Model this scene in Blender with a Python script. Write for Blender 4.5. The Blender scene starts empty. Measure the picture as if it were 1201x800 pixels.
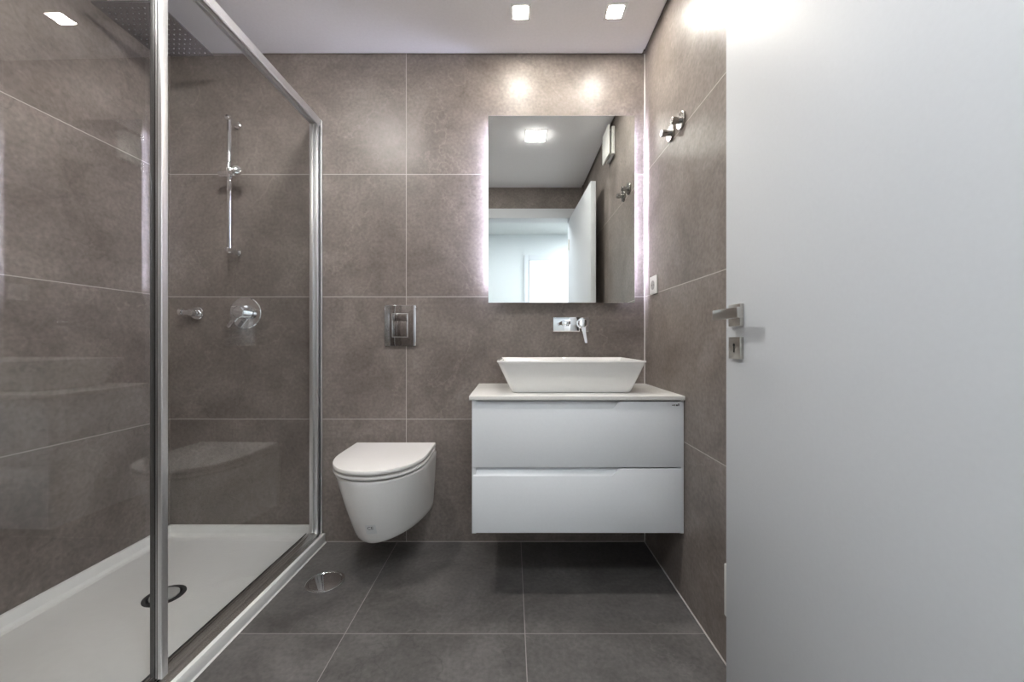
import bpy, bmesh, math, random
from mathutils import Vector, Matrix

random.seed(7)
S = bpy.context.scene
COL = S.collection

# ------------------------------------------------------------------ camera, world, exposure
cam_d = bpy.data.cameras.new('camera')
cam = bpy.data.objects.new('camera', cam_d)
COL.objects.link(cam)
cam_d.sensor_width = 36.0
cam_d.lens = 36.0 * 459.0 / 1201.0
cam_d.shift_y = 1.0 / 1201.0
cam_d.clip_start = 0.01
cam.location = (0.0, -1.925, 0.985)
cam.rotation_euler = (math.radians(90), 0, 0)
S.camera = cam

w = bpy.data.worlds.new('world')
S.world = w
w.use_nodes = True
w.node_tree.nodes['Background'].inputs[0].default_value = (0.9, 0.95, 1.0, 1)
w.node_tree.nodes['Background'].inputs[1].default_value = 0.3

S.view_settings.view_transform = 'Standard'
S.view_settings.look = 'None'
S.view_settings.gamma = 1.0
S.view_settings.use_curve_mapping = False
S.view_settings.exposure = 1.6

L_SPOT = 112.0      # small square ceiling downlights
L_PANEL = 22.0     # larger square ceiling light in the middle of the room
L_PANEL2 = 72.0    # unseen panel added over the shower side, sited by a wall highlight
L_SHOWER_FILL = 22.0    # unseen fill panel added inside the shower
L_STRIP = 26.0      # LED strips behind the mirror
L_HALL_FILL = 11.5       # unseen fill panels added to the hall ceiling behind the camera

# ------------------------------------------------------------------ room dimensions (metres)
XL, XR = -1.682, 0.654
YF = -1.74           # bathroom face of the front wall
FW = 0.12            # front wall thickness
H = 2.40
OPL, OPR, OPH = -0.30, 0.545, 2.13   # door opening
HALL_Y = -3.30

# ------------------------------------------------------------------ materials
def mat(name, color, rough=0.5, metal=0.0, coat=0.0, spec=0.5):
    m = bpy.data.materials.new(name)
    m.use_nodes = True
    b = m.node_tree.nodes['Principled BSDF']
    b.inputs['Base Color'].default_value = (*color, 1)
    b.inputs['Roughness'].default_value = rough
    b.inputs['Metallic'].default_value = metal
    b.inputs['Specular IOR Level'].default_value = spec
    if coat:
        b.inputs['Coat Weight'].default_value = coat
        b.inputs['Coat Roughness'].default_value = 0.03
    return m

def fine_grain(m, scale=60, amount=0.06, bump=0.0):
    """procedural tint variation so that no surface is perfectly flat"""
    nt = m.node_tree
    b = nt.nodes['Principled BSDF']
    c = tuple(b.inputs['Base Color'].default_value)
    tc = nt.nodes.new('ShaderNodeTexCoord')
    n = nt.nodes.new('ShaderNodeTexNoise')
    n.inputs['Scale'].default_value = scale
    n.inputs['Detail'].default_value = 4
    nt.links.new(tc.outputs['Object'], n.inputs['Vector'])
    r = nt.nodes.new('ShaderNodeValToRGB')
    r.color_ramp.elements[0].position = 0.3
    r.color_ramp.elements[1].position = 0.7
    r.color_ramp.elements[0].color = (*[x * (1 - amount) for x in c[:3]], 1)
    r.color_ramp.elements[1].color = (*[min(1, x * (1 + amount)) for x in c[:3]], 1)
    nt.links.new(n.outputs['Fac'], r.inputs['Fac'])
    nt.links.new(r.outputs['Color'], b.inputs['Base Color'])
    if bump:
        bp = nt.nodes.new('ShaderNodeBump')
        bp.inputs['Strength'].default_value = bump
        bp.inputs['Distance'].default_value = 0.002
        nt.links.new(n.outputs['Fac'], bp.inputs['Height'])
        nt.links.new(bp.outputs['Normal'], b.inputs['Normal'])
    return m

def emit(name, color, strength):
    m = bpy.data.materials.new(name)
    m.use_nodes = True
    nt = m.node_tree
    nt.nodes.clear()
    o = nt.nodes.new('ShaderNodeOutputMaterial')
    e = nt.nodes.new('ShaderNodeEmission')
    e.inputs[0].default_value = (*color, 1)
    e.inputs[1].default_value = strength
    nt.links.new(e.outputs[0], o.inputs[0])
    return m

def tile_mat(name, ax_u, u0, uw, ax_v, v0, vw, dark, mid, light, grout, gw=0.0036, rough=0.3, bump=0.15, seed=0.0, spec=0.36):
    """large-format stone-look tile: cloudy mottling, faint veins, thin grout lines, shift per tile"""
    m = bpy.data.materials.new(name)
    m.use_nodes = True
    nt = m.node_tree
    N, Lk = nt.nodes, nt.links
    b = N['Principled BSDF']
    tc = N.new('ShaderNodeTexCoord')
    sp = N.new('ShaderNodeSeparateXYZ')
    Lk.new(tc.outputs['Object'], sp.inputs[0])
    def M(op, a, bb=None):
        n = N.new('ShaderNodeMath'); n.operation = op
        for i, q in enumerate((a, bb)):
            if q is None: continue
            if isinstance(q, (int, float)): n.inputs[i].default_value = q
            else: Lk.new(q, n.inputs[i])
        return n.outputs[0]
    def axis(ax, o, wd):
        t = M('DIVIDE', M('SUBTRACT', sp.outputs[ax], o), wd)
        fl = M('FLOOR', t)
        fr = M('SUBTRACT', t, fl)
        d = M('MULTIPLY', M('MINIMUM', fr, M('SUBTRACT', 1.0, fr)), wd)
        return fl, M('LESS_THAN', d, gw / 2)
    fu, gu = axis(ax_u, u0, uw)
    fv, gv = axis(ax_v, v0, vw)
    g = M('MAXIMUM', gu, gv)
    cb = N.new('ShaderNodeCombineXYZ')
    Lk.new(M('ADD', M('MULTIPLY', fu, 3.7), seed), cb.inputs[0])
    Lk.new(M('MULTIPLY', fv, 5.3), cb.inputs[1])
    Lk.new(M('MULTIPLY', M('ADD', fu, fv), 2.1), cb.inputs[2])
    va = N.new('ShaderNodeVectorMath'); va.operation = 'ADD'
    Lk.new(tc.outputs['Object'], va.inputs[0]); Lk.new(cb.outputs[0], va.inputs[1])
    n1 = N.new('ShaderNodeTexNoise')
    n1.inputs['Scale'].default_value = 3.2; n1.inputs['Detail'].default_value = 9
    n1.inputs['Roughness'].default_value = 0.70; n1.inputs['Distortion'].default_value = 0.45
    Lk.new(va.outputs[0], n1.inputs['Vector'])
    rp = N.new('ShaderNodeValToRGB')
    e = rp.color_ramp.elements
    e[0].position = 0.32; e[0].color = (*dark, 1)
    e[1].position = 0.72; e[1].color = (*light, 1)
    x = e.new(0.5); x.color = (*mid, 1)
    Lk.new(n1.outputs['Fac'], rp.inputs['Fac'])
    # veins: thin ridges of a second noise
    n2 = N.new('ShaderNodeTexNoise')
    n2.inputs['Scale'].default_value = 1.5; n2.inputs['Detail'].default_value = 10
    n2.inputs['Roughness'].default_value = 0.55; n2.inputs['Distortion'].default_value = 0.25
    Lk.new(va.outputs[0], n2.inputs['Vector'])
    rid = M('ABSOLUTE', M('SUBTRACT', n2.outputs['Fac'], 0.5))
    n4 = N.new('ShaderNodeTexNoise')
    n4.inputs['Scale'].default_value = 2.3; n4.inputs['Detail'].default_value = 2
    Lk.new(va.outputs[0], n4.inputs['Vector'])
    sparse = M('MINIMUM', M('MAXIMUM', M('MULTIPLY', M('SUBTRACT', n4.outputs['Fac'], 0.46), 9.0), 0.0), 1.0)
    vein = M('MULTIPLY', M('SUBTRACT', 1.0, M('MINIMUM', M('DIVIDE', rid, 0.005), 1.0)), M('MULTIPLY', sparse, 0.20))
    mv = N.new('ShaderNodeMixRGB')
    mv.inputs[2].default_value = (*[min(1, q * 1.5) for q in light], 1)
    Lk.new(vein, mv.inputs[0]); Lk.new(rp.outputs['Color'], mv.inputs[1])
    rid2 = M('ABSOLUTE', M('SUBTRACT', n2.outputs['Fac'], 0.43))
    unsp = M('SUBTRACT', 1.0, sparse)
    vein2 = M('MULTIPLY', M('SUBTRACT', 1.0, M('MINIMUM', M('DIVIDE', rid2, 0.0045), 1.0)), M('MULTIPLY', unsp, 0.30))
    md = N.new('ShaderNodeMixRGB')
    md.inputs[2].default_value = (*[q * 0.5 for q in dark], 1)
    Lk.new(vein2, md.inputs[0]); Lk.new(mv.outputs[0], md.inputs[1])
    mv = md
    # fine grain
    n3 = N.new('ShaderNodeTexNoise')
    n3.inputs['Scale'].default_value = 70; n3.inputs['Detail'].default_value = 3
    Lk.new(va.outputs[0], n3.inputs['Vector'])
    mg = N.new('ShaderNodeMixRGB'); mg.blend_type = 'OVERLAY'; mg.inputs[0].default_value = 0.38
    Lk.new(mv.outputs[0], mg.inputs[1]); Lk.new(n3.outputs['Fac'], mg.inputs[2])
    mx = N.new('ShaderNodeMixRGB')
    mx.inputs[2].default_value = (*grout, 1)
    Lk.new(g, mx.inputs[0]); Lk.new(mg.outputs[0], mx.inputs[1])
    Lk.new(mx.outputs[0], b.inputs['Base Color'])
    rr = M('ADD', rough - 0.06, M('MULTIPLY', n1.outputs['Fac'], 0.12))
    Lk.new(M('ADD', rr, M('MULTIPLY', g, 0.4)), b.inputs['Roughness'])
    b.inputs['Specular IOR Level'].default_value = spec
    bp = N.new('ShaderNodeBump')
    bp.inputs['Strength'].default_value = bump; bp.inputs['Distance'].default_value = 0.0015
    Lk.new(M('SUBTRACT', M('ADD', n1.outputs['Fac'], M('MULTIPLY', n3.outputs['Fac'], 0.25)), g), bp.inputs['Height'])
    Lk.new(bp.outputs['Normal'], b.inputs['Normal'])
    return m

def glass_mat(name, tint):
    """clear pane: a Schlick reflection over a transparent body, the same from both sides"""
    m = bpy.data.materials.new(name)
    m.use_nodes = True
    nt = m.node_tree
    nt.nodes.clear()
    N, Lk = nt.nodes, nt.links
    o = N.new('ShaderNodeOutputMaterial')
    t = N.new('ShaderNodeBsdfTransparent'); t.inputs[0].default_value = (*tint, 1)
    g = N.new('ShaderNodeBsdfGlossy'); g.inputs['Roughness'].default_value = 0.0
    lw = N.new('ShaderNodeLayerWeight'); lw.inputs['Blend'].default_value = 0.5
    p = N.new('ShaderNodeMath'); p.operation = 'POWER'; p.inputs[1].default_value = 5.0
    Lk.new(lw.outputs['Facing'], p.inputs[0])
    a = N.new('ShaderNodeMath'); a.operation = 'MULTIPLY_ADD'; a.inputs[1].default_value = 0.95; a.inputs[2].default_value = 0.052
    Lk.new(p.outputs[0], a.inputs[0])
    mx = N.new('ShaderNodeMixShader')
    Lk.new(a.outputs[0], mx.inputs[0]); Lk.new(t.outputs[0], mx.inputs[1]); Lk.new(g.outputs[0], mx.inputs[2])
    Lk.new(mx.outputs[0], o.inputs[0])
    return m

WD, WM, WL, WG = (0.150, 0.126, 0.113), (0.215, 0.184, 0.167), (0.300, 0.262, 0.240), (0.50, 0.46, 0.43)
M = {}
M['tile_back'] = tile_mat('taupe_stone_tile_back', 0, -0.52, 1.2, 2, 0.605, 0.602, WD, WM, WL, WG, rough=0.40)
M['tile_side'] = tile_mat('taupe_stone_tile_side', 1, -0.79, 1.2, 2, 0.605, 0.602, WD, WM, WL, WG, rough=0.40, seed=11.3)
M['tile_front'] = tile_mat('taupe_stone_tile_front', 0, -0.52, 1.2, 2, 0.605, 0.602, WD, WM, WL, WG, rough=0.40, seed=23.1)
M['tile_floor'] = tile_mat('charcoal_floor_tile', 0, 0.044, 0.608, 1, -0.604, 0.604,
                           (0.078, 0.073, 0.070), (0.124, 0.117, 0.112), (0.185, 0.175, 0.168), (0.34, 0.32, 0.31), gw=0.0028, rough=0.42, seed=5.5)
M['paint'] = fine_grain(mat('white_ceiling_paint', (0.88, 0.87, 0.89), 0.9), 90, 0.02)
M['hall_paint'] = fine_grain(mat('white_hall_paint', (0.66, 0.69, 0.70), 0.85), 90, 0.02)
M['hall_floor'] = fine_grain(mat('pale_oak_floor', (0.62, 0.55, 0.46), 0.45), 14, 0.18)
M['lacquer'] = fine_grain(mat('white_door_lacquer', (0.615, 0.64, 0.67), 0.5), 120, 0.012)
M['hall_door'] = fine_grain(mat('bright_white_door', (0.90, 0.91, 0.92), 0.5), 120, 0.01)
M['gloss_white'] = fine_grain(mat('gloss_white_drawer', (0.82, 0.845, 0.87), 0.3, coat=0.12), 120, 0.01)
M['ceramic'] = fine_grain(mat('white_ceramic', (0.88, 0.87, 0.85), 0.10, coat=0.5), 120, 0.01)
M['seat_plastic'] = fine_grain(mat('white_seat_plastic', (0.85, 0.83, 0.81), 0.22), 120, 0.01)
M['quartz'] = fine_grain(mat('white_worktop', (0.82, 0.81, 0.78), 0.25), 200, 0.03)
M['acrylic'] = fine_grain(mat('white_tray_acrylic', (0.88, 0.88, 0.86), 0.35), 40, 0.02)
M['chrome'] = fine_grain(mat('chrome', (0.86, 0.87, 0.89), 0.05, 1.0), 30, 0.02)
M['steel'] = fine_grain(mat('satin_nickel', (0.50, 0.48, 0.45), 0.28, 1.0), 160, 0.04)
M['head_steel'] = fine_grain(mat('shower_head_steel', (0.36, 0.365, 0.39), 0.25, 1.0), 160, 0.04)
M['alu'] = fine_grain(mat('bright_aluminium', (0.78, 0.78, 0.79), 0.38, 0.9), 160, 0.03)
M['alu_polished'] = fine_grain(mat('polished_aluminium', (0.82, 0.81, 0.79), 0.2, 1.0), 160, 0.03)
M['seal_grey'] = fine_grain(mat('smoked_seal', (0.075, 0.072, 0.070), 0.35), 90, 0.05)
M['hook_steel'] = fine_grain(mat('polished_steel', (0.36, 0.355, 0.34), 0.24, 1.0), 160, 0.03)
M['dark_chrome'] = fine_grain(mat('dark_chrome', (0.62, 0.62, 0.64), 0.05, 1.0), 30, 0.02)
M['rubber'] = fine_grain(mat('dark_rubber', (0.03, 0.03, 0.032), 0.6), 90, 0.1)
M['black'] = fine_grain(mat('black_ink', (0.012, 0.012, 0.012), 0.6), 90, 0.1)
M['white_plastic'] = fine_grain(mat('white_plastic', (0.80, 0.80, 0.78), 0.35), 120, 0.015)
M['grey_plastic'] = fine_grain(mat('grey_plastic', (0.42, 0.42, 0.41), 0.45), 120, 0.03)
M['nozzle'] = fine_grain(mat('pale_silicone_nozzle', (0.40, 0.40, 0.42), 0.5), 120, 0.03)
M['sealant'] = fine_grain(mat('pale_sealant', (0.62, 0.60, 0.58), 0.5), 120, 0.03)
M['sticker'] = fine_grain(mat('clear_sticker_film', (0.70, 0.71, 0.71), 0.3), 200, 0.02)
M['mirror'] = mat('silvered_mirror', (0.88, 0.91, 0.90), 0.0, 1.0)
M['glass'] = glass_mat('clear_shower_glass', (0.985, 0.99, 0.988))
M['spot'] = emit('warm_white_downlight', (1.0, 0.945, 0.86), L_SPOT)
M['panel'] = emit('white_light_panel', (1.0, 0.96, 0.90), L_PANEL)
M['strip'] = emit('cool_led_strip', (0.76, 0.77, 1.0), L_STRIP)
M['unseen_panel'] = emit('unseen_shower_side_panel', (1.0, 0.97, 0.93), L_PANEL2)
M['shower_fill'] = emit('added_shower_fill_panel', (1.0, 0.97, 0.93), L_SHOWER_FILL)
M['hall_fill'] = emit('added_hall_fill_panel', (0.92, 0.96, 1.0), L_HALL_FILL)

# ------------------------------------------------------------------ mesh helpers
def finish(name, bm, m, parent=None, angle=32, smooth=True, loc=None):
    bmesh.ops.remove_doubles(bm, verts=bm.verts, dist=1e-6)
    bmesh.ops.recalc_face_normals(bm, faces=bm.faces)
    if smooth:
        lim = math.radians(angle)
        for f in bm.faces: f.smooth = True
        for e in bm.edges:
            if len(e.link_faces) == 2 and e.calc_face_angle(0) > lim: e.smooth = False
    me = bpy.data.meshes.new(name)
    bm.to_mesh(me); bm.free()
    me.materials.append(m)
    o = bpy.data.objects.new(name, me)
    COL.objects.link(o)
    if parent is not None:
        o.parent = parent
    if loc: o.location = loc
    return o

def thing(name, label, cat, loc=(0, 0, 0), rz=0.0, group=None):
    o = bpy.data.objects.new(name, None)
    o.empty_display_size = 0.05
    COL.objects.link(o)
    o.location = loc; o.rotation_euler = (0, 0, rz)
    o['label'] = label; o['category'] = cat
    if group: o['group'] = group
    return o

def tag(o, label, cat, group=None):
    o['label'] = label; o['category'] = cat
    if group: o['group'] = group
    return o

def struct(o, label=None, cat=None):
    o['kind'] = 'structure'
    if label: o['label'] = label
    if cat: o['category'] = cat
    return o

def box(bm, x0, x1, y0, y1, z0, z1, bev=0.0, seg=2):
    t = bmesh.new()
    vs = [t.verts.new((x, y, z)) for x in (x0, x1) for y in (y0, y1) for z in (z0, z1)]
    for f in ((0, 1, 3, 2), (4, 6, 7, 5), (0, 4, 5, 1), (2, 3, 7, 6), (0, 2, 6, 4), (1, 5, 7, 3)):
        t.faces.new([vs[i] for i in f])
    bmesh.ops.recalc_face_normals(t, faces=t.faces)
    if bev: bmesh.ops.bevel(t, geom=t.edges[:], offset=bev, segments=seg, profile=0.5, affect='EDGES')
    merge(bm, t)
    return bm

def merge(bm, t):
    me = bpy.data.meshes.new('tmp')
    t.to_mesh(me); t.free()
    bm.from_mesh(me)
    bpy.data.meshes.remove(me)

def loft(bm, rings, cap0=True, cap1=True):
    t = bmesh.new()
    V = [[t.verts.new(p) for p in r] for r in rings]
    n = len(V[0])
    for a, b in zip(V[:-1], V[1:]):
        for i in range(n):
            j = (i + 1) % n
            t.faces.new((a[i], a[j], b[j], b[i]))
    if cap0: t.faces.new(V[0][::-1])
    if cap1: t.faces.new(V[-1])
    bmesh.ops.recalc_face_normals(t, faces=t.faces)
    merge(bm, t)
    return bm

def frame_of(d):
    d = Vector(d).normalized()
    up = Vector((0, 0, 1)) if abs(d.z) < 0.9 else Vector((1, 0, 0))
    u = d.cross(up).normalized(); v = d.cross(u).normalized()
    return d, u, v

def lathe(bm, origin, axis, prof, n=32):
    """prof: (distance along axis, radius) pairs; ends with a radius are capped"""
    o = Vector(origin); d, u, v = frame_of(axis)
    rings = [[o + d * s + (u * math.cos(2 * math.pi * k / n) + v * math.sin(2 * math.pi * k / n)) * max(r, 1e-4) for k in range(n)] for s, r in prof]
    return loft(bm, rings)

def rod(bm, a, b, r, n=24, bev=0.0):
    a, b = Vector(a), Vector(b); L = (b - a).length
    if bev: prof = [(0, r - bev), (bev * 0.3, r - bev * 0.3), (bev, r), (L - bev, r), (L - bev * 0.3, r - bev * 0.3), (L, r - bev)]
    else: prof = [(0, r), (L, r)]
    return lathe(bm, a, b - a, prof, n)

def prism_y(bm, pts, y0, y1, bev=0.0):
    """pts in x,z extruded along y"""
    t = bmesh.new()
    a = [t.verts.new((x, y0, z)) for x, z in pts]; b = [t.verts.new((x, y1, z)) for x, z in pts]
    n = len(pts)
    t.faces.new(a); t.faces.new(b[::-1])
    for i in range(n):
        j = (i + 1) % n
        t.faces.new((a[i], b[i], b[j], a[j]))
    bmesh.ops.recalc_face_normals(t, faces=t.faces)
    if bev: bmesh.ops.bevel(t, geom=t.edges[:], offset=bev, segments=2, profile=0.5, affect='EDGES')
    merge(bm, t)
    return bm

def prism_z(bm, pts, z0, z1, bev=0.0):
    t = bmesh.new()
    a = [t.verts.new((x, y, z0)) for x, y in pts]; b = [t.verts.new((x, y, z1)) for x, y in pts]
    n = len(pts)
    t.faces.new(a); t.faces.new(b[::-1])
    for i in range(n):
        j = (i + 1) % n
        t.faces.new((a[i], b[i], b[j], a[j]))
    bmesh.ops.recalc_face_normals(t, faces=t.faces)
    if bev: bmesh.ops.bevel(t, geom=t.edges[:], offset=bev, segments=2, profile=0.5, affect='EDGES')
    merge(bm, t)
    return bm

def rrect(x0, x1, y0, y1, r, z, n=6):
    pts = []
    for cx, cy, a0 in ((x1 - r, y1 - r, 0), (x0 + r, y1 - r, 90), (x0 + r, y0 + r, 180), (x1 - r, y0 + r, 270)):
        for k in range(n + 1):
            a = math.radians(a0 + 90 * k / n)
            pts.append((cx + r * math.cos(a), cy + r * math.sin(a), z))
    return pts

def text_mesh(s, size, depth):
    cu = bpy.data.curves.new('txt', 'FONT')
    cu.body = s; cu.size = size; cu.extrude = depth
    cu.align_x = 'CENTER'; cu.align_y = 'CENTER'
    o = bpy.data.objects.new('txt', cu)
    COL.objects.link(o)
    dg = bpy.context.evaluated_depsgraph_get()
    me = bpy.data.meshes.new_from_object(o.evaluated_get(dg))
    bpy.data.objects.remove(o)
    bm = bmesh.new(); bm.from_mesh(me)
    bpy.data.meshes.remove(me)
    return bm

def B(): return bmesh.new()

# ------------------------------------------------------------------ bathroom shell
struct(finish('floor', box(B(), XL - .1, XR + .1, YF - FW, .1, -.1, 0), M['tile_floor'], smooth=False))
struct(finish('wall_back', box(B(), XL - .1, XR + .1, 0, .1, 0, 2.52), M['tile_back'], smooth=False))
struct(finish('wall_left', box(B(), XL - .1, XL, YF - FW, 0, 0, 2.52), M['tile_side'], smooth=False))
struct(finish('wall_right', box(B(), XR, XR + .1, YF - FW, 0, 0, 2.52), M['tile_side'], smooth=False))
b = B()
box(b, XL, OPL, YF - FW, YF, 0, 2.52)
box(b, OPR, XR, YF - FW, YF, 0, 2.52)
box(b, OPL, OPR, YF - FW, YF, OPH, 2.52)
struct(finish('wall_front', b, M['tile_front'], smooth=False))
# plasterboard ceiling with a shadow gap along the walls
b = B()
box(b, XL - .1, XR + .1, YF - FW, .1, 2.425, 2.50)
box(b, XL + .004, XR - .016, YF + .004, -.006, H, 2.425)
struct(finish('ceiling', b, M['paint'], smooth=False))
b = B()
box(b, XR - .0045, XR, -.0045, 0, .003, 2.40)
struct(finish('trim_1', b, M['sealant'], smooth=False))
b = B()
box(b, XR - .004, XR, -.86, -.004, 0, .003)
struct(finish('trim_2', b, M['sealant'], smooth=False))

# door lining and architraves
b = B()
t = .075
for y0, y1 in ((YF, YF + .014), (YF - FW - .014, YF - FW)):
    box(b, OPL - t + .012, OPL + .012, y0, y1, 0, OPH + t, .002)
    box(b, OPR - .012, min(OPR + t, XR - .002), y0, y1, 0, OPH + t, .002)
    box(b, OPL + .012, OPR - .012, y0, y1, OPH - .012, OPH + t, .002)
box(b, OPL, OPL + .012, YF - FW, YF, 0, OPH)
box(b, OPR - .012, OPR, YF - FW, YF, 0, OPH)
box(b, OPL + .012, OPR - .012, YF - FW, YF, OPH - .012, OPH)
struct(finish('trim_3', b, M['lacquer'], smooth=False))

# ------------------------------------------------------------------ hall behind the camera, seen in the mirror
HX0, HX1 = -1.5, 1.9
HY1 = YF - FW
struct(finish('floor_hall', box(B(), HX0, HX1, HALL_Y, HY1, -.1, 0), M['hall_floor'], smooth=False))
struct(finish('ceiling_hall', box(B(), HX0, HX1, HALL_Y, HY1, H, H + .1), M['hall_paint'], smooth=False))
struct(finish('wall_hall_far', box(B(), HX0 - .1, HX1 + .1, HALL_Y - .1, HALL_Y, 0, H + .1), M['hall_paint'], smooth=False))
struct(finish('wall_hall_left', box(B(), HX0 - .1, HX0, HALL_Y, HY1, 0, H + .1), M['hall_paint'], smooth=False))
struct(finish('wall_hall_right', box(B(), HX1, HX1 + .1, HALL_Y, HY1, 0, H + .1), M['hall_paint'], smooth=False))
b = B()
HG = HY1 - .015
box(b, HX0, OPL - .064, HG, HY1, 0, H)
box(b, OPR + .064, HX1, HG, HY1, 0, H)
box(b, OPL - .064, OPR + .064, HG, HY1, OPH + .076, H)
struct(finish('wall_hall_near', b, M['hall_paint'], smooth=False))
# white door on the far hall wall
d2 = struct(finish('door_2', box(B(), .225, .745, HALL_Y + .004, HALL_Y + .04, .008, 2.05, .002), M['hall_door']))
b = B()
for x0, x1, z0, z1 in ((.16, .222, 0, 2.12), (.748, .81, 0, 2.12), (.222, .748, 2.055, 2.12)):
    box(b, x0, x1, HALL_Y, HALL_Y + .03, z0, z1, .002)
struct(finish('trim_4', b, M['lacquer']))
b = B()
rod(b, (.68, HALL_Y + .04, 1.03), (.68, HALL_Y + .085, 1.03), .01)
box(b, .57, .69, HALL_Y + .075, HALL_Y + .09, 1.02, 1.04, .003)
finish('door_lever', b, M['steel'], d2)

def hall_fill(x, y, sx, sy, label):  # unseen panels added so the hall throws light through the doorway
    t = thing('hall_fill_light', label, 'ceiling light', (x, y, H))
    b = B()
    for x0, x1, y0, y1 in ((-sx, sx, -sy, -sy + .02), (-sx, sx, sy - .02, sy), (-sx, -sx + .02, -sy + .02, sy - .02), (sx - .02, sx, -sy + .02, sy - .02)):
        box(b, x0, x1, y0, y1, -.014, 0)
    finish('frame', b, M['white_plastic'], t, smooth=False)
    finish('diffuser', box(B(), -sx + .02, sx - .02, -sy + .02, sy - .02, -.010, -.001), M['hall_fill'], t, smooth=False)
hall_fill(-.05, -2.24, .34, .17, 'unseen flat white fill panel added on the hall ceiling near the bathroom doorway')
hall_fill(1.15, -2.6, .3, .3, 'unseen square white fill panel added on the hall ceiling beyond the door side')

# ------------------------------------------------------------------ open bathroom door
HINGE = Vector((.5295, -1.755, 0)); EDGE = Vector((.5556, -.909, 0))
ang = math.atan2(EDGE.y - HINGE.y, EDGE.x - HINGE.x)
LEN = (EDGE - HINGE).length
# local frame: x runs from the hinge to the free edge, local +y is the side facing the room
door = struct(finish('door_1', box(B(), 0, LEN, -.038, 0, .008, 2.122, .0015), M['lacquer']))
door.location = HINGE; door.rotation_euler = (0, 0, ang)
uy = lambda y: LEN - (abs(y) - .909)      # distance along the leaf for a point this far from the back wall
hx = uy(-.965)
# square rose, lever bent towards the hinge
b = box(B(), hx - .027, hx + .027, 0, .009, 1.050 - .027, 1.050 + .027, .001)
rose = finish('handle_rose', b, M['steel'], door)
b = B()
rod(b, (hx + .001, .009, 1.050), (hx + .001, .046, 1.050), .009)
box(b, hx - .102, hx + .012, .043, .056, 1.0385, 1.0625, .0015)
finish('lever', b, M['steel'], rose)
b = box(B(), hx - .026, hx + .026, 0, .009, .970 - .027, .970 + .027, .001)
key = finish('keyhole_plate', b, M['steel'], door)
b = B()
rod(b, (hx, .0088, .977), (hx, .0098, .977), .0042, 16)
box(b, hx - .0022, hx + .0022, .0088, .0098, .959, .977)
finish('keyhole', b, M['black'], key)
b = box(B(), LEN, LEN + .0012, -.030, -.008, .90, 1.12)
finish('latch_plate', b, M['steel'], door)
for hz in (.25, 1.05, 1.88):
    b = B()
    rod(b, (-.004, .004, hz - .05), (-.004, .004, hz + .05), .007, 16)
    finish('hinge', b, M['steel'], door)

# ------------------------------------------------------------------ shower tray
SK = math.tan(math.radians(0.92))          # the enclosure runs slightly out of square to the room
ox = lambda y, x=0.0: -.946 + x + y * SK  # world x of a line parallel to the glass (y is negative)
TY = YF + .003
tray = thing('shower_tray', 'long low white shower tray with raised edges along the tiled walls', 'shower tray', (0, 0, 0))
b = B()
prism_z(b, [(XL + .002, -.002), (ox(0, .030), -.002), (ox(TY, .030), TY), (XL + .002, TY)], .002, .046, .003)
finish('basin', b, M['acrylic'], tray)
b = B()
def upstand(p0, p1, nrm, th=.030, z0=.046, z1=.088):
    # coved upstand: vertical outside, sloped inside
    (xa, ya), (xb, yb) = p0, p1
    nx, ny = nrm
    prof = [(0, z0), (0, z1), (.010, z1), (.014, z1 - .003), (th - .006, z0 + .010), (th + .006, z0 + .002), (th + .020, z0 + .0004), (th + .02, z0)]
    loft(b, [[(xa + nx * d, ya + ny * d, z) for d, z in prof], [(xb + nx * d, yb + ny * d, z) for d, z in prof]])
upstand((XL + .002, -.002), (ox(0, -.034), -.002), (0, -1))
upstand((XL + .002, -.002), (XL + .002, TY), (1, 0))
finish('wall_upstand', b, M['acrylic'], tray, angle=25)
# outer sealing strip on the floor
b = B()
loft(b, [[(ox(y, .0301), y, .0), (ox(y, .0301), y, .005), (ox(y, .035), y, .0)] for y in (-.002, TY)])
finish('floor_seal', b, M['white_plastic'], tray, smooth=False)
DX, DY = -1.285, -.478
b = B()
lathe(b, (DX, DY, .0462), (0, 0, 1), [(0, .064), (.0016, .064), (.0016, .052), (.0004, .051), (.0, .051)], 48)
drain = finish('drain', b, M['rubber'], tray)
b = B()
lathe(b, (DX, DY, .0466), (0, 0, 1), [(0, .044), (.005, .044), (.0075, .040), (.008, .02), (.008, .0)], 48)
finish('drain_cap', b, M['grey_plastic'], drain)

# ------------------------------------------------------------------ shower enclosure
enc = thing('shower_enclosure', 'sliding glass shower screen in a bright aluminium frame along the tray edge', 'shower screen',
            (-.946, 0, .046), -math.radians(0.92))
EL = 1.735; ZT = 2.034
b = B()
prism_y(b, [(-.050, 0), (-.050, .008), (-.046, .008), (-.046, .003), (-.042, .003), (-.042, .011), (-.037, .011), (-.037, .004), (-.031, .004), (-.031, .014),
            (-.026, .0155), (-.021, .0145), (.014, .003), (.018, .002), (.018, 0)], -.002, -EL)
bt = finish('bottom_track', b, M['alu_polished'], enc, angle=20)
b = B()
box(b, -.0535, -.0502, -EL, -.004, .0002, .010)
finish('track_seal', b, M['rubber'], bt, smooth=False)
b = B()
box(b, -.0366, -.0314, -EL, -.004, .0045, .0085)
finish('track_seal', b, M['rubber'], bt, smooth=False)
b = B()
prism_y(b, [(-.031, ZT - .040), (-.031, ZT), (.004, ZT), (.008, ZT - .004), (.008, ZT - .036), (.005, ZT - .040), (.0045, ZT - .040), (.0045, ZT - .030), (-.0045, ZT - .030),
            (-.0045, ZT - .036), (-.010, ZT - .036), (-.010, ZT - .026), (-.027, ZT - .026), (-.027, ZT - .040)], -.002, -EL)
finish('top_track', b, M['alu'], enc, angle=20)
b = B()
box(b, -.012, .004, -.030, -.002, .002, ZT + .001, .0015)
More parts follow.
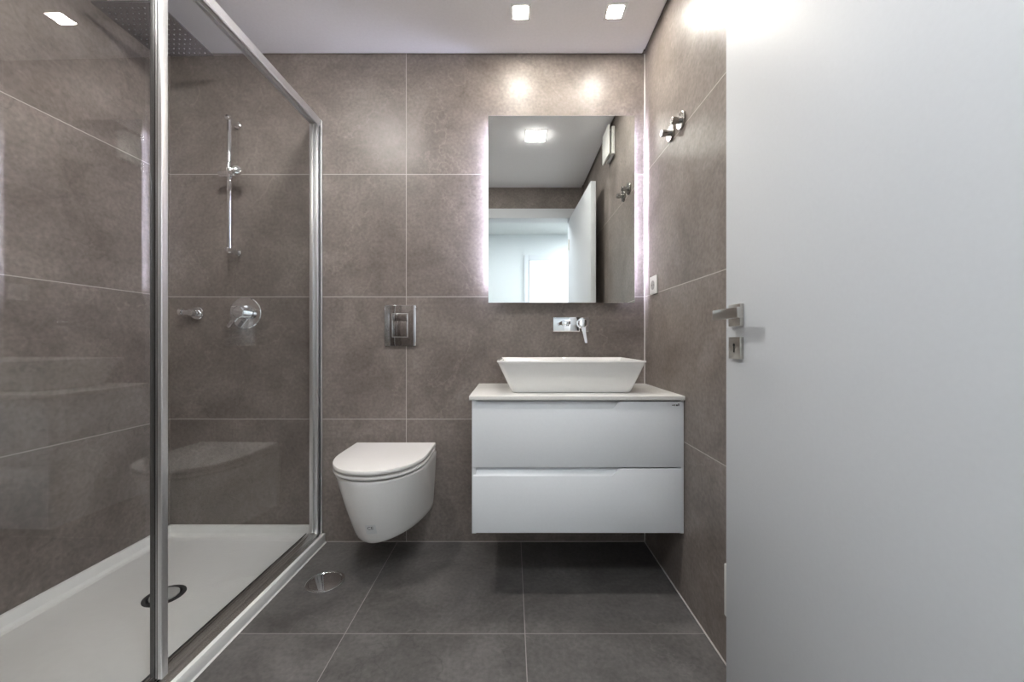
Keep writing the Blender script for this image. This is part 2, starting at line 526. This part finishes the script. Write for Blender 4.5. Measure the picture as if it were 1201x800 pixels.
box(b, -.031, -.013, -.040, -.002, .016, ZT - .042, .002)
box(b, .0115, .0155, -.014, -.002, .004, ZT - .01, .001)
finish('wall_profile', b, M['alu'], enc)
finish('profile_seal', box(B(), .0042, .0113, -.010, -.002, .004, ZT - .01), M['rubber'], enc, smooth=False)
PY = -.845
# far pane runs from the wall to the post, near pane from the post to the front wall
g = finish('glass_pane', box(B(), -.003, .003, PY + .0085, -.0305, .012, ZT - .034), M['glass'], enc, smooth=False)
g2 = finish('sliding_pane', box(B(), -.020, -.014, -EL + .02, PY - .0128, .012, ZT - .034), M['glass'], enc, smooth=False)
b = B()
prism_z(b, [(-.009, PY - .012), (-.009, PY + .008), (.003, PY + .008), (.0035, PY + .0065), (.0035, PY - .0105), (.002, PY - .012)], .016, ZT - .038, .0015)
post = finish('post', b, M['alu'], enc)
for x0, x1 in ((-.0125, -.0094), (-.0178, -.0152)):
    finish('post_seal', box(B(), x0, x1, PY - .010, PY + .008, .016, ZT - .040), M['rubber'], post, smooth=False)
finish('guide_strip', box(B(), -.0150, -.0127, PY - .010, PY + .008, .016, ZT - .040, .0005), M['alu'], post)
finish('pane_seal', box(B(), -.0350, -.0181, PY - .006, PY + .008, .016, ZT - .040, .001), M['seal_grey'], post)

# ------------------------------------------------------------------ rain shower head on the ceiling
hd = thing('rain_shower_head', 'flat square rain shower head with rubber nozzles high above the shower tray', 'shower head', (0, 0, 0))
hz0 = 2.285
hx0, hx1, hy0, hy1 = -1.615, -1.36, -.425, -.142
finish('plate', box(B(), hx0, hx1, hy0, hy1, hz0, hz0 + .008, .002), M['head_steel'], hd)
b = B()
cxh, cyh = (hx0 + hx1) / 2, (hy0 + hy1) / 2
rod(b, (cxh, cyh, hz0 + .008), (cxh, cyh, H - .008), .011)
lathe(b, (cxh, cyh, H - .0005), (0, 0, -1), [(0, .030), (.006, .030), (.008, .026)], 32)
lathe(b, (cxh, cyh, hz0 + .008), (0, 0, 1), [(0, .022), (.012, .020), (.018, .011)], 32)
finish('ceiling_arm', b, M['chrome'], hd)
b = B()
for i in range(10):
    for j in range(10):
        x = hx0 + .022 + i * (hx1 - hx0 - .044) / 9; y = hy0 + .022 + j * (hy1 - hy0 - .044) / 9
        lathe(b, (x, y, hz0 + .0005), (0, 0, -1), [(0, .0032), (.0022, .0022), (.0024, .001)], 8)
o = finish('nozzles', b, M['nozzle'], hd); o['kind'] = 'stuff'

# ------------------------------------------------------------------ hand shower rail
BX, BYR = -1.343, -.066
rail = thing('shower_rail', 'slim vertical chrome shower rail with a sliding holder on the back wall', 'shower rail', (0, 0, 0))
b = rod(B(), (BX, BYR, 1.405), (BX, BYR, 2.055), .0105, 24, .002)
finish('bar', b, M['chrome'], rail)
for z in (2.045, 1.420):
    b = B()
    rod(b, (BX, -.001, z), (BX, BYR - .018, z), .0115, 24, .002)
    lathe(b, (BX, -.0005, z), (0, -1, 0), [(0, .016), (.010, .016), (.012, .013)], 24)
    finish('bracket', b, M['chrome'], rail)
b = B()
zs = 1.785
rod(b, (BX - .046, BYR, zs - .004), (BX + .036, BYR, zs + .002), .0145, 24, .003)
lathe(b, (BX, BYR, zs - .022), (0, 0, 1), [(0, .0155), (.044, .0155)], 24)
hold = finish('slider', b, M['chrome'], rail)
b = B()
lathe(b, (BX + .036, BYR - .004, zs + .002), (.6, -.8, .1), [(0, .012), (.010, .019), (.034, .019), (.036, .014)], 24)
finish('hose_cradle', b, M['chrome'], hold)

# hose outlet elbow
ot = thing('shower_hose_outlet', 'small round chrome hose outlet on the back wall left of the shower mixer', 'hose outlet', (-1.545, 0, 1.126))
lathe_b = lathe(B(), (0, -.0005, 0), (0, -1, 0), [(0, .032), (.006, .032), (.010, .029), (.011, .018)], 40)
ro = finish('rosette', lathe_b, M['chrome'], ot)
b = B()
rod(b, (0, -.011, 0), (0, -.050, 0), .0165, 24, .004)
rod(b, (.008, -.036, 0), (-.044, -.036, .002), .0125, 24, .002)
lathe(b, (-.044, -.036, .002), (-1, 0, 0), [(0, .0165), (.014, .0165), (.016, .012)], 24)
finish('elbow', b, M['chrome'], ot)

# concealed mixer
mx = thing('shower_mixer', 'round chrome shower mixer with a lever under the shower rail', 'shower mixer', (-1.308, 0, 1.127))
finish('rosette', lathe(B(), (0, -.0005, 0), (0, -1, 0), [(0, .0775), (.004, .0775), (.007, .074), (.0075, .06)], 64), M['chrome'], mx)
b = B()
lathe(b, (0, -.008, 0), (0, -1, 0), [(0, .026), (.022, .026), (.023, .029), (.048, .029), (.052, .025), (.053, .012)], 40)
hub = finish('handle', b, M['chrome'], mx)
b = B()
dv = Vector((-.62, 0, -.78))
loft(b, [[(dv.x * s + q[0] * .78 * wd, -.044 + q[1] * th, dv.z * s - q[0] * .62 * wd) for q in ((-1, -1), (1, -1), (1, 1), (-1, 1))]
         for s, wd, th in ((.012, .011, .007), (.05, .009, .005), (.092, .009, .0035))])
finish('lever', b, M['chrome'], hub)

# ------------------------------------------------------------------ toilet
TX = -.561
toi = thing('toilet', 'white wall-hung toilet with closed lid below the chrome flush plate', 'toilet', (TX, 0, 0))
def dring(wd, L, s, n, z, k=14, y0=0.0):
    half = []
    for i in range(4): half.append((wd, y0 + (s - y0) * i / 4))
    for i in range(k + 1):
        a = math.pi / 2 * i / k
        half.append((wd * math.cos(a) ** (2 / n) if i < k else 0.0, s + (L - s) * math.sin(a) ** (2 / n)))
    pts = half + [(-x, y) for x, y in half[-2::-1]]
    return [(x, -y - .001, z) for x, y in pts]
rings = []
zt, zb = .4500, .172
def bring(t, inset=0.0, z=None):
    wd = .189 - .017 * t ** 1.2; L = .445 - .090 * t ** 1.7; s = .19 * (1 - t) ** 1.2; n = 2.05 - .26 * t
    zz = zt + (zb - zt) * t if z is None else z
    return dring(wd - inset, L - inset, max(0.0, s), n, zz)
rings.append(bring(0, .010, zt + .0025)); rings.append(bring(0, .004, zt + .002)); rings.append(bring(0, .0, zt - .004))
for i in range(1, 13): rings.append(bring(i / 12 * .96))
rings.append(bring(.98, .003)); rings.append(bring(1.0, .010, zb)); rings.append(bring(1.0, .020, zb - .002))
b = loft(B(), rings)
loft(b, [rrect(-.187, .187, -.046, -.001, .012, z) for z in (zt - .004, .474)] + [rrect(-.183, .183, -.043, -.002, .010, .479)])
finish('bowl', b, M['ceramic'], toi, angle=40)
def slab(z0, z1, wd, L, s, n, y0, r=.006):
    return loft(B(), [dring(wd - r, L - r, s, n, z0, y0=y0), dring(wd - r * .3, L - r * .3, s, n, z0 + r * .3, y0=y0), dring(wd, L, s, n, z0 + r, y0=y0),
                      dring(wd, L, s, n, z1 - r, y0=y0), dring(wd - r * .3, L - r * .3, s, n, z1 - r * .3, y0=y0), dring(wd - r, L - r, s, n, z1, y0=y0)])
finish('seat', slab(.4610, .4730, .192, .452, .20, 2.15, .05, .005), M['seat_plastic'], toi, angle=40)
finish('lid', slab(.4805, .4985, .193, .455, .20, 2.15, .032, .006), M['seat_plastic'], toi, angle=40)
for x in (-.08, .08):
    finish('lid_hinge', rod(B(), (x - .03, -.040, .4768), (x + .03, -.040, .4768), .0035, 12), M['chrome'], toi)
# CE sticker on the front of the bowl
def bowl_front(x, z):
    t = (z - zt) / (zb - zt)
    wd = .189 - .017 * t ** 1.2; L = .445 - .090 * t ** 1.7; s = .19 * (1 - t) ** 1.2; n = 2.05 - .26 * t
    return -(s + (L - s) * (1 - (abs(x) / wd) ** n) ** (1 / n)) - .001
sx, sz = .008, .250
# the sheet and the letters follow the curved bowl
b = B()
NX = 6
gv = [[b.verts.new((sx - .020 + .040 * i / NX, bowl_front(sx - .020 + .040 * i / NX, sz - .022 + .044 * j / NX) - .0006, sz - .022 + .044 * j / NX)) for i in range(NX + 1)] for j in range(NX + 1)]
for j in range(NX):
    for i in range(NX):
        b.faces.new((gv[j][i], gv[j][i + 1], gv[j + 1][i + 1], gv[j + 1][i]))
st = finish('sticker', b, M['sticker'], toi)
b = text_mesh('CE', .020, .0)
for v in b.verts:
    x, z = v.co.x + sx, v.co.y + sz + .006
    v.co = (x, bowl_front(x, z) - .0013, z)
finish('lettering', b, M['black'], st, smooth=False)

# flush plate
fp = thing('flush_plate', 'mirror-chrome dual flush plate on the back wall above the toilet', 'flush plate', (-.5475, 0, 1.0645))
b = B()
box(b, -.0775, .0775, -.0105, -.001, -.1005, .1005, .002)
pl = finish('plate', b, M['dark_chrome'], fp)
b = B()
for x0, x1, z0, z1 in ((-.0395, -.0375, -.0565, .0605), (.0365, .0385, -.0565, .0605), (-.0375, .0365, -.0565, -.0545), (-.0375, .0365, .0585, .0605)):
    box(b, x0, x1, -.0125, -.0105, z0, z1, .0006)
finish('button_frame', b, M['alu'], fp)
finish('small_button', box(B(), -.036, .035, -.0128, -.0105, .0225, .0575, .0008), M['dark_chrome'], fp)
finish('large_button', box(B(), -.036, .035, -.0128, -.0105, -.0535, .0205, .0008), M['dark_chrome'], fp)

# floor cleanout cap
fc = thing('floor_cap', 'round chrome floor drain cap set in the dark tiles before the toilet', 'floor drain', (-.766, -.32, 0))
finish('rim', lathe(B(), (0, 0, .0002), (0, 0, 1), [(0, .074), (.003, .074), (.0045, .071), (.0045, .064), (.003, .063), (.0, .063)], 56), M['chrome'], fc)
finish('cover', lathe(B(), (0, 0, .0004), (0, 0, 1), [(0, .0622), (.0030, .0622), (.0036, .060), (.0036, .0)], 56), M['chrome'], fc)

# ------------------------------------------------------------------ vanity
van = thing('vanity_cabinet', 'white wall-hung vanity cabinet with two notched drawer fronts under the worktop', 'cabinet', (0, 0, 0))
CX0, CX1, CYF, CZ0, CZ1 = -.152, .652, -.440, .258, .764
b = B()
box(b, CX0, CX0 + .016, CYF, -.002, CZ0, CZ1, .0008)
box(b, CX1 - .014, CX1, CYF, -.002, CZ0, CZ1, .0008)
box(b, CX0 + .016, CX1 - .014, CYF + .022, -.002, CZ0, CZ0 + .016)
box(b, CX0 + .016, CX1 - .014, -.020, -.002, CZ0 + .016, CZ1)
box(b, CX0 + .016, CX1 - .014, CYF + .042, -.020, CZ0 + .49, CZ1)
finish('carcass', b, M['gloss_white'], van)
fx0, fx1 = CX0 + .004, CX1 - .010
for z0, zlow, zhi in ((.510, .733, .7585), (.2615, .478, .5045)):
    pts = [(fx0, z0), (fx1, z0), (fx1, zhi), (.412, zhi), (.405, zhi - .002), (.382, zlow + .002), (.375, zlow), (fx0, zlow)]
    b = prism_y(B(), pts, CYF - .004, CYF + .016, .0012)
    dr = finish('drawer', b, M['gloss_white'], van, angle=50)
    # slanted finger pull behind the notch
    b = B()
    loft(b, [[(x, CYF - .002, zlow - .006), (x, CYF - .002, zlow + .0005), (x, CYF + .0155, zhi - .001), (x, CYF + .0155, zlow - .006)] for x in (fx0 + .001, .4105)])
    finish('grip_rail', b, M['gloss_white'], dr, smooth=False)
    if z0 > .5:
        b = B()
        y0, y1 = CYF - .0046, CYF - .0039
        prism_y(b, [(.604, .7455), (.612, .7428), (.612, .7482)], y0, y1)
        box(b, .6145, .6175, y0, y1, .7425, .7485)
        box(b, .621, .627, y0, y1, .7425, .748)
        box(b, .629, .6325, y0, y1, .7425, .7515)
        finish('maker_mark', b, M['black'], dr, smooth=False)

wt = finish('worktop', box(B(), -.162, XR - .002, -.453, -.001, .765, .781, .0015), M['quartz'])
tag(wt, 'thin white worktop slab between the vanity cabinet and the basin', 'worktop')

# vessel basin
b = B()
z0, z1 = .7812, .912
def R(x0, x1, y0, y1, r, z): return rrect(x0, x1, y0, y1, r, z, 8)
b0 = (.000, .477, -.364, -.105); t0 = (-.060, .5265, -.408, -.062)
def mid(f, ins=0.0): return tuple(p + (q - p) * f + (ins if i in (0, 2) else -ins) for i, (p, q) in enumerate(zip(b0, t0)))
rg = [R(*mid(0, .006), .020, z0), R(*mid(0, .001), .022, z0 + .002), R(*mid(0.04), .022, z0 + .006)]
for f in (.3, .6, .88): rg.append(R(*mid(f), .020, z0 + (z1 - z0) * f))
rg += [R(*mid(.925), .018, z1 - .0095), R(*mid(.955, -.0015), .018, z1 - .0075), R(*mid(1), .018, z1 - .003), R(*mid(1, .002), .017, z1), R(*mid(1, .012), .015, z1), R(*mid(1, .015), .014, z1 - .003)]
for f in (.7, .4, .22): rg.append(R(*mid(f, .019), .020, z0 + (z1 - z0) * f))
rg += [R(*mid(.15, .028), .030, z0 + .018), R(*mid(.12, .06), .04, z0 + .015)]
loft(b, rg)
bs = finish('basin', b, M['ceramic'], None, angle=40)
tag(bs, 'white flared rectangular vessel basin standing on the worktop', 'basin')

# wall faucet
fa = thing('wall_faucet', 'chrome wall-mounted faucet with lever below the mirror, over the basin', 'faucet', (0, 0, 0))
finish('plate', box(B(), .201, .377, -.009, -.001, 1.035, 1.106, .0015), M['chrome'], fa)
b = B()
box(b, .222, .262, -.175, -.009, 1.062, 1.078, .003)
box(b, .228, .256, -.168, -.148, 1.056, 1.062, .001)
finish('spout', b, M['chrome'], fa)
b = B()
lathe(b, (.344, -.009, 1.076), (0, -1, 0), [(0, .027), (.004, .027), (.005, .022), (.028, .022), (.031, .019), (.032, .010)], 36)
hd2 = finish('handle', b, M['chrome'], fa)
b = B()
loft(b, [[(.344 + dx + q[0] * wd, y + q[1] * th, z) for q in ((-1, -1), (1, -1), (1, 1), (-1, 1))]
         for z, y, dx, wd, th in ((1.072, -.030, .0, .011, .006), (1.030, -.036, .004, .008, .005), (.988, -.046, .010, .006, .004), (.980, -.048, .011, .005, .003))])
finish('lever', b, M['chrome'], hd2)

# ------------------------------------------------------------------ backlit mirror
mi = thing('backlit_mirror', 'rectangular frameless mirror with light strips behind, on the back wall', 'mirror', (0, 0, 0))
mx0, mx1, mz0, mz1 = -.115, .593, 1.174, 2.078
finish('mirror_glass', box(B(), mx0, mx1, -.035, -.030, mz0, mz1, .0008, 1), M['mirror'], mi, smooth=False)
b = B()
box(b, mx0 + .05, mx1 - .05, -.030, -.001, mz0 + .06, mz1 - .06)
finish('back_frame', b, M['white_plastic'], mi, smooth=False)
for x0, x1 in ((mx0 + .038, mx0 + .0495), (mx1 - .0495, mx1 - .038)):
    finish('light_strip', box(B(), x0, x1, -.026, -.008, mz0 + .08, mz1 - .04), M['strip'], mi, smooth=False)

# ------------------------------------------------------------------ right wall: socket, hooks, ventilator, low plate
so = thing('wall_socket', 'square white power socket on the right wall beside the mirror', 'socket', (XR, -.131, 1.245))
b = B()
box(b, -.009, -.0005, -.042, .042, -.042, .042, .003)
finish('cover_plate', b, M['white_plastic'], so)
b = B()
lathe(b, (-.009, .0, .0), (-1, 0, 0), [(0, .021), (.0012, .021), (.0014, .019), (.0006, .0185), (.0004, .0)], 32)
ins = finish('insert', b, M['grey_plastic'], so)
b = B()
for y in (-.0095, .0095): rod(b, (-.0094, y, 0), (-.0100, y, 0), .0026, 12)
finish('pin_hole', b, M['black'], ins)

hook = thing('robe_hook', 'round chrome robe hook on the right wall, the one nearer the mirror', 'hook', (XR, -.325, 1.838), 0, 'robe hooks on the right wall')
finish('rosette', lathe(B(), (-.0005, 0, 0), (-1, 0, 0), [(0, .033), (.008, .033), (.010, .031), (.0105, .012)], 40), M['hook_steel'], hook)
finish('peg', lathe(B(), (-.010, 0, 0), (-1, 0, 0), [(0, .0115), (.016, .0115), (.017, .0135), (.032, .0135), (.034, .0115)], 32), M['hook_steel'], hook)
h2 = hook.copy(); COL.objects.link(h2)
h2.location = (XR, -.424, 1.834)
h2['label'] = 'round chrome robe hook on the right wall, the one nearer the open door'
for ch in list(hook.children):
    c = ch.copy(); COL.objects.link(c); c.parent = h2

ve = thing('ventilator', 'square white ventilator high on the right wall, seen in the mirror', 'ventilator', (XR, -.700, 2.267))
b = B()
box(b, -.022, -.0005, -.076, .076, -.088, .088, .004)
finish('housing', b, M['white_plastic'], ve)
finish('gap_core', box(B(), -.034, -.022, -.058, .058, -.066, .066), M['rubber'], ve, smooth=False)
finish('front_cover', box(B(), -.046, -.034, -.082, .082, -.096, .096, .004), M['white_plastic'], ve)

ac = finish('access_plate', box(B(), XR - .010, XR - .0005, -.98, -.735, .156, .313, .003), M['white_plastic'])
tag(ac, 'small white plate low on the right wall, mostly hidden behind the door', 'wall plate')

# ------------------------------------------------------------------ ceiling lights
def square_light(name, label, x, y, half, rim, m, group=None, drop=.006):
    t = thing(name, label, 'ceiling light', (x, y, H), 0, group)
    b = B()
    o2 = half + rim
    for x0, x1, y0, y1 in ((-o2, o2, -o2, -half), (-o2, o2, half, o2), (-o2, -half, -half, half), (half, o2, -half, half)):
        box(b, x0, x1, y0, y1, -.005, -.0003, .0008, 1)
    finish('frame', b, M['alu'] if rim > .01 else M['white_plastic'], t)
    finish('diffuser', box(B(), -half + .0005, half - .0005, -half + .0005, half - .0005, -drop, -.0006, .002, 1), m, t, smooth=False)
square_light('ceiling_spotlight', 'small square ceiling spotlight, the one over the left part of the mirror', .037, -.247, .031, .012, M['spot'], 'square ceiling spotlights')
square_light('ceiling_spotlight', 'small square ceiling spotlight, the one nearer the right wall', .441, -.251, .031, .012, M['spot'], 'square ceiling spotlights')
square_light('ceiling_panel_light', 'square ceiling light panel reflected in the top of the mirror', .162, -.827, .066, .006, M['panel'], drop=.011)
square_light('ceiling_panel_light', 'added unseen square ceiling light panel overhead beside the shower screen, outside the mirror view', -.83, -.827, .066, .006, M['unseen_panel'], drop=.018)  # unseen, added for brightness where a back wall highlight suggests a panel
square_light('ceiling_panel_light', 'added unseen square fill light panel overhead inside the shower, near the doorway end', -1.30, -1.25, .066, .006, M['shower_fill'], drop=.018)  # unseen panel added to brighten the tray and the room
